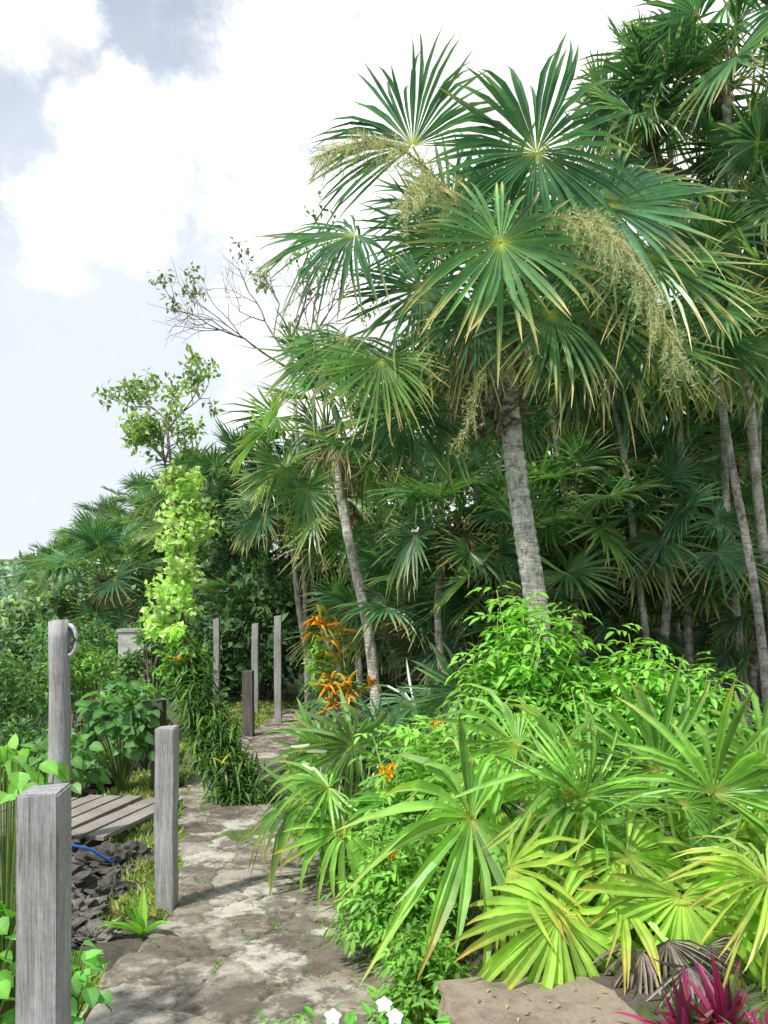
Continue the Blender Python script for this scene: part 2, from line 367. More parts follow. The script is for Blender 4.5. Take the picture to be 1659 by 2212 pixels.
# ---------------------------------------------------------------- palm trees
def palmtrunk(g,base,ctrl,top,r0,r1,boots=True,r=rs,n=60,fib=.45):
    P=bez(base,ctrl,top,n); t=np.linspace(0,1,n)
    P=P+np.column_stack([.03*np.sin(t*7+base[0]*5),.02*np.cos(t*6+base[0]*3),t*0])*np.sin(t*math.pi)[:,None]
    L=np.linalg.norm(np.asarray(top)-np.asarray(base)); R=r0+(r1-r0)*t+.35*r0*np.exp(-t*18)
    R=R*(1+.03*np.sin(t*L*80)+r.normal(0,.025,n))
    C=np.ones((n,3))*(.90+.10*np.sin(t*L*80))[:,None]
    dk_=sm(t,1-fib*.8/L*1.2,1-.1/L)
    C=C*(1-dk_[:,None]*.85); R=R*(1+.35*dk_)
    tube(g,P,R,12,C)
def boots(g,top,r,n=26,R=.09,h=.5):
    for i in range(n):
        a=r.uniform(0,6.28); z=r.uniform(-h,.05); c=A(*top)+A(math.cos(a)*R*.7,math.sin(a)*R*.7,z)
        d=A(math.cos(a)*r.uniform(.2,.6),math.sin(a)*r.uniform(.2,.6),r.uniform(-.2,1.0)); l=r.uniform(.1,.28)
        tube(g,[c,c+nz(d)*l*.5,c+nz(d)*l+A(0,0,-.02)],[.016,.011,.004],4,A(.15,.115,.085)*r.uniform(.5,1.8))
def plume(g,pts,r,n=26,bl=.26,col=(.52,.55,.30)):
    a,b,c=pts; P=bez(a,b,c,n); tube(g,P,np.linspace(.012,.003,n),4,(.36,.41,.18))
    T=nz(np.gradient(P,axis=0))
    for i in range(int(n*.3),n):
        for k_ in range(6):
            d=nz(T[i]*1.0+rdir(1,r)[0]*.9+A(0,0,-.3)); l=bl*r.uniform(.5,1.15)*(1.2-.6*i/n)
            q=bez(P[i],P[i]+d*l*.6,P[i]+d*l+A(0,0,-.4*l),6); tube(g,q,[.0035,.003,.0025,.002,.002,.001],3,np.asarray(col)*.9)
            m=24; tt=r.uniform(.1,1,m); B=q[0]*((1-tt)**2)[:,None]+2*(tt*(1-tt))[:,None]*(P[i]+d*l*.6)+(tt**2)[:,None]*q[-1]
            leafs(g,B,nz(rdir(m,r)+d*.8),rdir(m,r),r.uniform(.02,.055,m),.0048,np.asarray(col)*r.uniform(.8,1.35,(m,1)))
GP='thatch palms in the garden'
B0=A(1.30,6.5,hz(1.3,6.5)-.05); T0=A(.86,6.5,4.0)
mp=thing('palm_tree',B0,'tall thatch palm with pale ringed trunk and drooping yellow flower plumes','palm tree',GP)
g=G(); palmtrunk(g,B0,(1.18,6.5,2.4),T0,.100,.072,n=150,fib=.95); g.obj('trunk',M_trunk,B0,mp,True)
r=np.random.default_rng(5)
g=G(); boots(g,T0,r,150,.12,1.0)
for i in range(14):
    a_=r.uniform(0,6.28); c=T0+A(math.cos(a_)*.12,math.sin(a_)*.12,r.uniform(-.3,.3)); d=A(math.cos(a_),math.sin(a_),r.uniform(.2,1.2))
    e_=c+nz(d)*r.uniform(.4,.8); tube(g,bez(c,(c+e_)/2+A(0,0,.08),e_,5),[.016,.013,.011,.009,.006],4,A(.26,.2,.13)*r.uniform(.5,1.4))
for i in range(9):
    a_=r.uniform(0,6.28); c=T0+A(math.cos(a_)*.2,math.sin(a_)*.2,r.uniform(-.35,.0))
    fan(g,c,(math.cos(a_)*.35,math.sin(a_)*.35,-1),(math.cos(a_),math.sin(a_),0),r.uniform(.35,.55),n=22,spread=120,col=(.24,.19,.13),dead=True,r=r)
g.obj('leaf_bases',M_dry,B0,mp)
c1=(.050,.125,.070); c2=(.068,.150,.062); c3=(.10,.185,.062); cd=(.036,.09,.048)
KEY=[ # hub, axis, normal, R, spread, colour, tipamt
 ((.22,6.3,5.18),(-.35,.1,1),(-.25,-1,.35),.92,225,c1,.15),
 ((1.13,6.1,5.02),(.5,-.1,1),(.1,-1,.25),.94,335,c1,.12),
 ((1.66,6.1,4.62),(1,.0,.25),(-.1,-1,.5),.94,270,c1,.7),
 ((.80,5.65,4.15),(.15,-.35,-1),(0,-1,.25),.84,348,c2,1.2),
 ((-.22,6.3,4.50),(-1,-.1,-.35),(-.2,-.7,.8),.84,220,c1,.2),
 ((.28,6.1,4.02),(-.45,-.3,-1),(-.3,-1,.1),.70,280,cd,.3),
 ((-.28,6.4,3.75),(-.7,-.2,-.8),(-.5,-.8,.5),.80,210,c2,.4),
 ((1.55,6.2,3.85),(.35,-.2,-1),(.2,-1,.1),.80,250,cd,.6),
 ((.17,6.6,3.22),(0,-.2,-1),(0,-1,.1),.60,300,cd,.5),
 ((.55,6.9,4.95),(-.1,.3,1),(0,-1,.4),.85,270,c1,.1),
 ((1.95,6.1,4.25),(.9,-.3,-.75),(.35,-.9,.5),.88,230,c2,1.3),
 ((1.0,7.0,5.2),(.25,.4,1),(0,-1,.3),.85,270,c1,.1),
 ((1.2,5.9,3.75),(.25,-.3,-1),(.2,-1,.1),.66,290,c2,1.1),
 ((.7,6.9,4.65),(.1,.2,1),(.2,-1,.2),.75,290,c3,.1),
 ((2.15,6.8,3.95),(.9,.1,-.6),(.3,-.8,.5),.82,230,c3,1.3),
 ((1.8,6.9,5.0),(.9,.2,.5),(-.3,-.8,.6),.82,250,c1,.2),
 ((1.35,6.7,4.75),(.4,.1,.9),(0,-1,.3),.82,270,c3,.1),
 ((.45,6.6,4.55),(-.7,-.2,.5),(-.1,-.9,.4),.75,260,c1,.1),
 ((-.02,6.0,3.45),(-.3,-.3,-1),(-.3,-1,0),.56,240,c3,.8),
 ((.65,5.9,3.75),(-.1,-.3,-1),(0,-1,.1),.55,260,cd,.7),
 ((.95,6.4,4.7),(.1,-.1,1),(0,-1,.2),.7,230,c1,.1),
 ((1.5,6.4,4.3),(.8,-.2,-.3),(0,-.9,.5),.75,260,c2,.6)]
g=G()
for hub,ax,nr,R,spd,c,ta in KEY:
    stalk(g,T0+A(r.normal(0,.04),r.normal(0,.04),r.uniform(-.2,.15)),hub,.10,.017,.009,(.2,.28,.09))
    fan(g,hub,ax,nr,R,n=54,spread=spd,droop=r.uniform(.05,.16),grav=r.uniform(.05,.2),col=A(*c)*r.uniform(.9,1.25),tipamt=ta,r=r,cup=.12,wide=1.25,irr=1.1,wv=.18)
crown(g,T0+A(0,.25,.0),14,.72,r,70,-40,(.8,1.1),42,6,azr=(.2,2.9),tipo=.3,wide=1.1,cols=(c1,c2))
g.obj('crown',M_leaf,B0,mp)
for pts,n_ in (((T0+A(0,0,.2),(.3,5.9,5.30),(-.42,5.6,4.72)),34),((T0+A(0,0,.2),(.35,5.9,5.05),(.16,5.6,4.40)),22),((T0+A(.1,0,.2),(1.35,5.5,4.95),(1.90,5.3,3.22)),54),((T0+A(.1,0,-.1),(.8,5.9,3.7),(.60,5.9,2.95)),12)):
    g=G(); plume(g,pts,r,n_,.29); g.obj('flower_plume',M_flower,B0,mp)
TEMPL=[]
for s in range(6):
    r=np.random.default_rng(100+s); g=G()
    cs=[((.038,.10,.050),(.07,.155,.058)),((.038,.105,.06),(.06,.14,.066)),((.055,.13,.052),(.10,.185,.06))][s%3]
    crown(g,(0,0,0),20,.68,r,85,-52,nseg=34,rows=4,cols=cs,tipo=.55,wide=1.0,dr=(.02,.13),gv=(.03,.16),old=.22,wv=.18)
    boots(g,(0,0,0),r,20,.08,.35)
    for i in range(5):
        a_=r.uniform(0,6.28); fan(g,A(math.cos(a_)*.15,math.sin(a_)*.15,-.2),(math.cos(a_)*.35,math.sin(a_)*.35,-1),(math.cos(a_),math.sin(a_),0),r.uniform(.35,.6),n=16,rows=4,spread=100,col=(.17,.14,.10),dead=True,r=r)
    TEMPL.append(g.mesh('palm_crown',M_leaf))
def palm(x,y,zt,bx=None,by=None,s=1.,ti=None,r0=.07,label='green thatch palm with slim grey trunk in the thicket',lean=0.,tilt=0,tm=None):
    bx=x if bx is None else bx; by=y if by is None else by
    B=A(bx,by,hz(bx,by)-.05); T=A(x,y,zt)
    if T[2]<B[2]+.15: T[2]=B[2]+.15
    e=thing('palm_tree',B,label,'palm tree',GP)
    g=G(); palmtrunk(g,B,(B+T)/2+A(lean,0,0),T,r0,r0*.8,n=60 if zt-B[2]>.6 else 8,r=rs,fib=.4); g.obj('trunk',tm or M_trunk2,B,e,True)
    o=bpy.data.objects.new('crown',TEMPL[rs.integers(0,6) if ti is None else ti]); link(o); o.parent=e; o.location=T-B
    o.rotation_euler=(rs.normal(0,.08)+tilt,rs.normal(0,.08),rs.uniform(0,6.28)); o.scale=(s,s,s*rs.uniform(.9,1.05))
    return e
palm(-.65,9.5,3.75,-.06,9.5,1.08,2,.066,label='thatch palm with slender leaning grey trunk beside the path',lean=.12,tm=M_trunk)
LT='tall thatch palm with pale mottled trunk at the thicket edge'
palm(3.55,8.6,7.35,4.25,8.6,1.15,1,.056,LT,-.15,tm=M_trunk)
palm(4.2,7.8,6.0,4.1,7.8,1.05,0,.05,LT,.1)
palm(3.0,9.2,6.9,3.45,9.2,1.05,4,.05,LT,.1)
palm(3.05,7.9,4.55,3.72,7.9,.9,3,.045,LT,.15)
palm(3.7,9.0,5.2,3.9,8.8,.9,1,.045,LT,-.15)
palm(1.75,9.3,4.9,2.15,9.0,.9,4,.04,LT,.15)
palm(2.4,9.0,4.4,2.85,8.7,.85,0,.04,LT,.2)
for p in [(2.13,9.2,2.75,2.4),(1.5,8.9,2.1,1.4),(3.0,8.9,2.5,2.9),(.82,8.9,2.6,.9),(3.26,9.8,3.13,3.0),(3.9,9.4,2.3,3.6),(.34,10,1.81,.5),(1.71,10.5,2.3,1.5),(.5,10.5,4.1,.9),(3.2,11,2.6,3.3),(-2.3,15,2.1,-2.2),(4.6,9.9,5.0,4.6),(3.4,10.8,8.4,3.9),(5.1,10.2,7.0,4.8),(4.9,11.8,5.2,5.0),(4.9,10.6,3.5,4.7),(2.29,11,4.6,2.5),(1.62,12,3.8,1.6),(-.47,12,3.3,-.3),(-1.53,13,3.3,-1.0),(-2.6,15,4.1,-2.2),(-3.3,17,3.4,-3.0),(2.7,9.5,1.35,2.7),(2.9,12.5,5.8,3.2),(1.2,9.6,1.4,1.2),(-.2,11.5,1.7,-.1),(4.2,9.0,1.6,4.2),(1.3,11.2,5.1,1.2)]:
    palm(p[0],p[1],p[2],p[3],None,rs.uniform(.8,1.0),lean=rs.normal(0,.18),r0=rs.uniform(.040,.055))
for p in [(-7.55,24,2.7),(-10.8,30,4.1),(-11.4,34,5.2),(-8.3,28,5.2),(-16.2,40,3.4),(-19.9,46,2.9),(-13.7,36,4.1),(-6.2,22,3.7),(-4.4,19,4.1),(-5.2,25,5.4),(-9.2,27,3.6),(-17.5,42,2.8),(-12.3,31,3.1),(-5.6,16.5,2.3)]:
    palm(p[0],p[1],p[2],None,None,rs.uniform(1.1,1.35),label='distant thatch palm standing above coastal shrubs',lean=rs.normal(0,.2))
# ---------------------------------------------------------------- forest masses
g=G(); r=np.random.default_rng(3)
for i in range(140):
    y=r.uniform(13.5,17.5); x=r.uniform(-3.4+(y-13.5)*-.15,9.5)
    xx=x*15/y
    top=np.interp(xx,[-3.4,-2.3,-.3,3.1,4.6,5.4,7.5],[3.9,4.9,5.6,6.0,6.4,7.2,8.8])
    top=1.6+(top-1.6)*y/15; R=r.uniform(.7,1.25)
    z=r.uniform(hz(x,y),top-R*.8)
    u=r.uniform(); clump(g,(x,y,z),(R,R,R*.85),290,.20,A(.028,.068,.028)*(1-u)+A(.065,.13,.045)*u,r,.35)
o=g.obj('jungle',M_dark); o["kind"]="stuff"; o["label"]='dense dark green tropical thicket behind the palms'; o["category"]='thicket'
g=G()
for i in range(270):
    y=r.uniform(16,55); s=r.uniform(-.52,-.12); x=s*y
    if s>-.2 and y>30: continue
    if y<19 and s>-.38: continue
    top=1.6-.004*y+.55*(x+.466*y)+r.normal(0,.014)*y; top=max(top,1.6-.01*y); R=r.uniform(.7,1.6)*(y/26)
    z=top-R*.8-abs(r.normal(0,.12))*y*.15
    z=max(z,hz(x,y))
    haze_tint=min(.85,.15+(y-16)/42); u=r.uniform(); clump(g,(x,y,z),(R,R,R*.7),260,.013*y,(A(.055,.12,.05)*(1-u)+A(.13,.20,.06)*u)*(1-haze_tint)+A(.17,.26,.21)*haze_tint,r,.4)  # leaf colour shifts to pale blue-green with distance: aerial haze painted in
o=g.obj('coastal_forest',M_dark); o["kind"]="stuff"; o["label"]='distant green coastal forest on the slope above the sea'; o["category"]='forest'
# ---------------------------------------------------------------- shrubs
def shrub(c,R,n,L,col,label,base=None,clumps=7,cat='shrub',name='shrub',group='green shrubs by the water',seed=1,asp=.5,m=None):
    r=np.random.default_rng(seed); c=A(*c); bz=hz(c[0],c[1]); B=A(c[0],c[1],bz) if base is None else A(*base)
    e=thing(name,B,label,cat,group); g=G(); gs=G(); R=np.broadcast_to(R,(3,))
    for i in range(clumps):
        d=rdir(1,r)[0]; d[2]=abs(d[2])*.9-.25; cc_=c+d*R*.62
        clump(g,cc_,R*r.uniform(.32,.5),n//clumps,L,A(*col)*r.uniform(.65,1.3),r,.25,asp,.3,-.8)
        tube(gs,bez(B+A(r.normal(0,.04),r.normal(0,.04),-.05),(B+cc_)/2+A(r.normal(0,.1),r.normal(0,.1),.05),cc_,6),np.linspace(.022,.008,6),5,(.6,.55,.5))
    gs.obj('stems',M_bark,B,e,True); g.obj('foliage',m or M_fol,B,e); return e
L1='rounded dense green shrub on the rocky shore'
k_=0
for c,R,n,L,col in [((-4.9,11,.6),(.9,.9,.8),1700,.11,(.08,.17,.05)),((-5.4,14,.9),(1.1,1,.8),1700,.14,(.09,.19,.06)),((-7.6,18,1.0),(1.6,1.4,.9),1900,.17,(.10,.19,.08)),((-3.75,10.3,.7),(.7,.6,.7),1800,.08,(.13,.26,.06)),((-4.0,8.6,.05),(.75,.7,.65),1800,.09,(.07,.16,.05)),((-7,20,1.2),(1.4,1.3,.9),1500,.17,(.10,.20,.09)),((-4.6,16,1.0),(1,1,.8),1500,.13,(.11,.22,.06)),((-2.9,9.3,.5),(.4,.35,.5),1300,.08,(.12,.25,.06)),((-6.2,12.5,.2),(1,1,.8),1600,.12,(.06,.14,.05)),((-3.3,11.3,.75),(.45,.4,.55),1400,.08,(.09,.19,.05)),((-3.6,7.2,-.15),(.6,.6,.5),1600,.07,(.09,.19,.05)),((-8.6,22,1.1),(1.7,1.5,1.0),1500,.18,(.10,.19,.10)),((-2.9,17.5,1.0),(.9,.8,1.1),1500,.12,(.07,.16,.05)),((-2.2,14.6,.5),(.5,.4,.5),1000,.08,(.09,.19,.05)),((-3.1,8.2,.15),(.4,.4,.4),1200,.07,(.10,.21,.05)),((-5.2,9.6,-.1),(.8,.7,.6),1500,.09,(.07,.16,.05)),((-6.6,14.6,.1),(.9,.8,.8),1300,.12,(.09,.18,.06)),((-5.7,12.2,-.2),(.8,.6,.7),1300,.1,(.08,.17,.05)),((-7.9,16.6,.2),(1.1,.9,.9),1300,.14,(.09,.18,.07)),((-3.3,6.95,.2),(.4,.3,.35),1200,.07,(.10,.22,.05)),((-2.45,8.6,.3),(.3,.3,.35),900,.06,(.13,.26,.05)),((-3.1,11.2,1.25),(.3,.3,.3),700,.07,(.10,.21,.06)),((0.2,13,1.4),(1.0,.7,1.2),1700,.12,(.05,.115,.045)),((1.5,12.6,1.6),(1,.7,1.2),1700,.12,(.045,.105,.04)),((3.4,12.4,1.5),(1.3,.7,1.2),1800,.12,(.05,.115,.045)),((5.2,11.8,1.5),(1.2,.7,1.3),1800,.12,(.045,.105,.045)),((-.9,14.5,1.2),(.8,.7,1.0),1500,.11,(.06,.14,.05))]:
    k_+=1; shrub(c,R,n,L,col,L1 if c[0]<-2.2 else 'dark green understory shrub beneath the palms',seed=k_,clumps=10)
def pinnate(c,R,nb,label,seed,L=.075,col=(.12,.32,.04),base=None,flowers=0):
    r=np.random.default_rng(seed); c=A(*c); R=A(*R); B=A(c[0],c[1],hz(c[0],c[1])-.03) if base is None else A(*base)
    e=thing('flowering_shrub',B,label,'shrub','bright green leafy shrubs'); g=G(); gs=G()
    Ps=[];Ds=[];Ns=[];Ls=[];Cs=[]; tips=[]
    for i in range(nb):
        d=rdir(1,r)[0]; d[2]=abs(d[2])*1.2-.35; tip=c+d*R*r.uniform(.5,1.25)
        P=bez(B+A(r.normal(0,.05),r.normal(0,.05),0),(B+tip)/2+A(r.normal(0,.08),r.normal(0,.08),.12*R[2]),tip,14)
        tube(gs,P,np.linspace(.009,.003,14),4,(.40,.48,.2)); T=nz(np.gradient(P,axis=0)); tips.append(tip)
        for j in range(6,14):
            for sd in (0,1):
                az=j*1.57+sd*math.pi+r.normal(0,.3); u=nz(np.cross(T[j],A(.1,.2,1))); v=np.cross(T[j],u)
                dd=nz(u*math.cos(az)+v*math.sin(az)+T[j]*.5+A(0,0,.15)); ll=L*2.0*r.uniform(.7,1.15)
                q=bez(P[j],P[j]+dd*ll*.6,P[j]+dd*ll+A(0,0,-.35*ll),5); nn=nz(A(0,0,1)+T[j]*.3+r.normal(0,.3,3)); side=nz(np.cross(dd,nn))
                cc_=A(*col)*r.uniform(.6,1.35)
                for m_ in (1,3):
                    for s_ in (-1,1):
                        Ps.append(q[m_]);Ds.append(nz(side*s_+dd*.75+A(0,0,-.3)+r.normal(0,.15,3)));Ns.append(nn);Ls.append(L*r.uniform(.65,1.1));Cs.append(cc_*r.uniform(.85,1.15))
                Ps.append(q[4]);Ds.append(nz(q[4]-q[3]));Ns.append(nn);Ls.append(L*1.15);Cs.append(cc_)
    Ls=np.array(Ls); leafs(g,np.array(Ps),np.array(Ds),np.array(Ns),Ls,Ls*.38,np.array(Cs),.28,True)
    gs.obj('stems',M_fol,B,e,True); g.obj('foliage',M_fol,B,e)
    for f in range(flowers):
        tp=A(*tips[f%len(tips)])+A(0,-.05,.03)
        gf=G()
        for q_ in range(5): 
            m=7; D=nz(rdir(m,r)+A(0,-.6,.2)); leafs(gf,np.repeat([tp+r.normal(0,.018,3)],m,0),D,rdir(m,r),.035,.02,A(.85,.45,.02)*r.uniform(.8,1.1,(m,1)),.2,True)
        gf.obj('blossom',M_flower,B,e)
    return e
bl='bright green leafy shrub growing beside the palm trunk'
pinnate((1.0,5.7,1.28),(.34,.34,.64),42,bl,41,.09,(.15,.31,.06))
pinnate((1.72,5.7,1.02),(.48,.4,.46),38,bl,42,.09,(.16,.33,.06))
pinnate((2.2,5.6,.85),(.34,.35,.42),22,bl,46,.085,(.14,.30,.055))
pinnate((1.35,5.4,.8),(.4,.3,.35),18,bl,45,.085,(.14,.30,.055))
pinnate((.22,4.6,.80),(.30,.26,.28),26,'light green shrub with small orange blossoms by the path',43,.06,(.15,.31,.06),flowers=2)
pinnate((.08,3.75,.30),(.25,.25,.38),34,'bright green shrub spilling over the path edge with orange blossom',47,.055,(.12,.26,.045),flowers=1)
pinnate((.14,3.25,.12),(.15,.2,.25),14,'bright green shrub spilling over the path edge',48,.05,(.12,.25,.045))
pinnate((-.27,2.25,.38),(.13,.12,.16),12,'small light green leafy plant by the stone path',49,.035,(.15,.34,.06))
B=A(0.0,2.3,hz(0,2.3)); e=thing('periwinkle',B,'low plant with white five petal flowers at the path edge','flower'); g=G();gs=G();r=np.random.default_rng(9)
for i in range(90):
    tp=B+A(r.normal(-.03,.12),r.normal(0,.07),.43+r.normal(0,.03)-hz(0,2.3)); 
    if i%4==0: tube(gs,bez(B,(B+tp)/2+A(0,0,.05),tp,5),.003,4,(.1,.25,.05))
    leafs(g,[tp],[nz(r.normal(0,1,3)*A(1,1,.3))],[A(0,0,1)],.05,.022,[A(.10,.28,.05)*r.uniform(.8,1.3)],.2,True)
gs.obj('stems',M_fol,B,e); g.obj('foliage',M_fol,B,e)
for fx,fy,fz in ((-.14,2.25,.50),(.0,2.3,.51),(.03,2.27,.49)):
    gf=G(); nrm=nz(A(0.1,-.6,.8)); u=nz(np.cross(nrm,A(1,0,0))); v=np.cross(nrm,u); a5=np.arange(5)*2*math.pi/5
    D=np.cos(a5)[:,None]*u+np.sin(a5)[:,None]*v; leafs(gf,np.repeat([A(fx,fy,fz)],5,0),D,np.repeat([nrm],5,0),.026,.022,(.75,.76,.8),.05,True)
    gf.obj('blossom',M_flower,B,e)
# ---------------------------------------------------------------- low fan palms
def lowpalm(base,leaves,label,seed,nrand=0,R=.5,rand=(75,10),cols=(c2,c3),pet=(1.0,1.4),azr=None,tipo=.5,nseg=28,m=None):
    r=np.random.default_rng(seed); B=A(base[0],base[1],hz(base[0],base[1])); e=thing('fan_palm_bush',B,label,'palm bush','low fan palm bushes'); g=G()
    for hub,ax,nr,R_,spd,c,ta in leaves:
        stalk(g,B+A(r.normal(0,.06),r.normal(0,.06),0),hub,.12,.010,.006,(.22,.34,.08))
        fan(g,hub,ax,A(*nr)+r.normal(0,.2,3),R_,n=r.integers(25,31),spread=spd*.93,droop=r.uniform(.15,.35),grav=r.uniform(.18,.38),col=A(*c)*r.uniform(.9,1.3),tipamt=ta*1.2,r=r,cup=.30,fold=.42,tip=(.36,.24,.08),wide=1.35,irr=1.6,wv=.26)
    if nrand: crown(g,B+A(0,0,.05),nrand,R,r,rand[0],rand[1],pet,nseg,6,cols,tipo,azr,wide=1.3,dr=(.12,.35),gv=(.15,.35),wv=.24)
    g.obj('fronds',m or M_near,B,e); return e
y1=(.125,.26,.055); y2=(.18,.31,.055); y3=(.095,.215,.052); y4=(.23,.34,.06)
lb='low fan palm with glossy yellow green leaves beside the path'
lowpalm((.78,3.9),[((.37,3.5,.73),(-.5,-.5,-.1),(.0,-.75,.75),.56,325,y1,.4),((.66,3.1,.46),(.15,-.5,-.75),(.0,-.9,.5),.46,345,y2,.8),((.80,3.75,.80),(-.5,-.1,.9),(.15,-.8,.6),.60,220,y1,.2),((1.0,3.4,.60),(.5,-.4,-.6),(.1,-.8,.6),.44,290,y2,.6),((.5,3.3,.58),(.7,-.3,.1),(-.2,-.7,.8),.40,210,y4,.8),((.65,4.0,.95),(-.7,.1,.4),(.3,-.7,.8),.54,210,y1,.2),((.85,3.5,.82),(.2,-.2,.9),(0,-1,.3),.44,150,y1,.2),((.9,3.15,.50),(.8,-.2,-.2),(-.2,-.7,.8),.38,220,y4,.9)],lb,61,6,.44,(70,10),(y3,y2),(.8,1.1))
lowpalm((1.42,3.6),[((1.28,3.2,.90),(.4,-.1,1),(.0,-1,.3),.54,200,y1,.2),((1.5,3.15,.66),(.8,-.4,.0),(-.1,-.8,.7),.48,260,y2,.4),((1.10,3.05,.55),(-.2,-.5,-.9),(0,-.9,.4),.42,300,y2,.6),((1.52,3.0,.42),(.3,-.5,-.6),(0,-.8,.6),.40,310,y2,.7),((1.6,3.5,.95),(.6,.2,.8),(-.3,-.9,.4),.54,200,y1,.2),((1.2,3.6,.92),(-.3,.1,.9),(0,-1,.4),.52,210,y3,.2),((1.3,3.1,.40),(.1,-.5,-.8),(0,-.9,.4),.38,300,y4,.7),((1.4,3.0,.62),(-.7,-.3,.1),(.2,-.8,.7),.40,210,y4,.8)],lb,62,6,.44,(70,5),(y1,y4),(.8,1.1))
lowpalm((-.02,5.1),[((-.22,4.6,.40),(-.1,-.5,-.7),(.0,-.85,.55),.42,340,y1,.5),((-.46,4.9,.48),(-.8,-.3,-.2),(.0,-.7,.75),.40,300,y3,.3),((-.19,5.0,.80),(-.3,-.2,.5),(.0,-.85,.5),.46,340,c3,.2),((.1,4.6,.55),(.3,-.5,-.5),(0,-.8,.6),.40,310,y3,.4),((-.40,5.2,.72),(-.7,0,.5),(.1,-.8,.6),.42,250,y3,.2),((-.32,4.75,.60),(-.6,-.3,.1),(.0,-.8,.6),.36,290,y1,.3)],'low green fan palm leaning over the path',63,8,.42,(80,5),(c3,y1),(.7,1.1),nseg=32)
lowpalm((.55,5.1),[((.5,4.8,.72),(.0,-.1,1),(.0,-.9,.4),.46,270,y3,.2)],lb,64,6,.42,(75,10),(y3,y1),(.7,1.0))
lowpalm((.6,7.8),[((.72,7.4,.90),(.0,-.1,1),(0,-.9,.4),.62,300,c2,.1)],'dark green fan palm bush under the tall palm',65,10,.55,(85,5),(c1,c2),(.7,1.1),nseg=36,m=M_leaf)
lowpalm((.0,6.5),[],'dark green fan palm bush beside the path',66,10,.45,(85,10),(c1,c2),(.6,1.0),nseg=36,m=M_leaf)
lowpalm((2.3,4.5),[],lb,67,7,.44,(75,5),(y3,y1),(.7,1.1))
lowpalm((1.5,4.4),[],lb,68,7,.40,(65,10),(y3,y1),(.6,.9))
lowpalm((-.6,12.4),[],'small fan palm bush at the end of the path',69,12,.5,(85,5),(c1,c2),(.7,1.1),m=M_leaf)
lowpalm((1.95,3.4),[],lb,70,8,.44,(75,5),(y1,y2),(.7,1.1))
lowpalm((-.25,14.5),[],'small fan palm bush at the end of the path',71,12,.6,(85,5),(c1,c2),(.8,1.3),m=M_leaf)
lowpalm((2.6,7.2),[],'dark green fan palm bush under the tall palm',72,12,.55,(85,5),(cd,c2),(.8,1.3),m=M_leaf)
g=G(); B=A(1.08,3.05,hz(1.08,3.05)); r=np.random.default_rng(8)
for hub,ax in (((1.0,2.9,.45),(.1,-.4,-.7)),((1.14,2.9,.43),(.5,-.3,-.7)),((.92,2.93,.40),(-.6,-.4,-.5)),((1.05,2.85,.38),(.2,-.5,-.4))):
    stalk(g,B,hub,.2,.008,.005,(.2,.17,.13)); fan(g,hub,ax,(r.normal(0,.4),-.9,.4),.22,n=20,spread=170,droop=.6,grav=.45,fold=1.2,col=(.22,.195,.175),dead=True,r=r,irr=2)
tag(g.obj('dead_palm_frond',M_dry,B),'withered grey brown fan leaves hanging over the stone','dead leaf')
# ---------------------------------------------------------------- stone slab, rocks, bromeliad
g=G(); out_=[(.20,2.95),(.47,3.0),(.72,2.98),(.80,2.86),(.86,2.5),(.88,2.05),(.40,2.0),(.30,2.4),(.22,2.70)]
pts=[]
for i in range(len(out_)):
    a_=A(*out_[i]); b_=A(*out_[(i+1)%len(out_)])
    for t in np.arange(0,1,.06): pts.append(a_*(1-t)+b_*t)
pts=np.array(pts); pts=pts+.010*np.stack([vn(pts[:,0]*22,pts[:,1]*22),vn(pts[:,0]*22+9,pts[:,1]*22)],-1); cen=pts.mean(0); n=len(pts); rings=[]
for sc_,z_ in [(1.0,-.10),(1.01,.0),(.995,.08),(1.01,.14),(1.0,.21),(1.005,.245),(.998,.258),(.985,.261)]+[(s_,.262) for s_ in (.95,.9,.8,.7,.6,.5,.4,.3,.2,.1,.02)]:
    p=cen+(pts-cen)*sc_; zz=z_+.006*vn(p[:,0]*12,p[:,1]*12)+(.012*vn(p[:,0]*4,p[:,1]*4)); p2=p+.016*np.stack([vn(pts[:,0]*14+z_*30,pts[:,1]*14),vn(pts[:,0]*14,pts[:,1]*14+z_*30)],-1)*(1 if sc_>.99 else 0); rings.append(np.column_stack([p2,zz+.03]))
V=np.concatenate(rings); k2=len(rings); i_=np.arange(k2-1)[:,None]*n; j_=np.arange(n)[None,:]; jj=(j_+1)%n
g.add(V,np.stack([i_+j_,i_+jj,i_+n+jj,i_+n+j_],-1).reshape(-1,4),None,(.30,.24,.18))
tag(g.obj('stone_slab',M_slab),'flat brown stone slab edging the planting bed','stone')
def rockmesh(name,c,s,col,m,seed,amp=.25,fr=2.2,sub=4,rz=0):
    bm=bmesh.new(); bmesh.ops.create_icosphere(bm,subdivisions=sub,radius=1)
    for v in bm.verts:
        p=v.co.copy(); q=p*fr+Vector((seed*3.1,seed,0)); d=1+amp*mnoise.fractal(q,1.0,2.1,5)-amp*.6*abs(mnoise.noise(q*2.7))
        v.co=p*d; v.co=Vector((v.co.x*s[0],v.co.y*s[1],v.co.z*s[2]))
    me=bpy.data.meshes.new(name); bm.to_mesh(me); bm.free()
    a=me.color_attributes.new('Col','FLOAT_COLOR','POINT'); a.data.foreach_set('color',np.tile(A(*col,1),len(me.vertices)).astype(np.float32))
    me.materials.append(m); o=bpy.data.objects.new(name,me); o.location=c; o.rotation_euler=(0,0,rz); link(o); return o
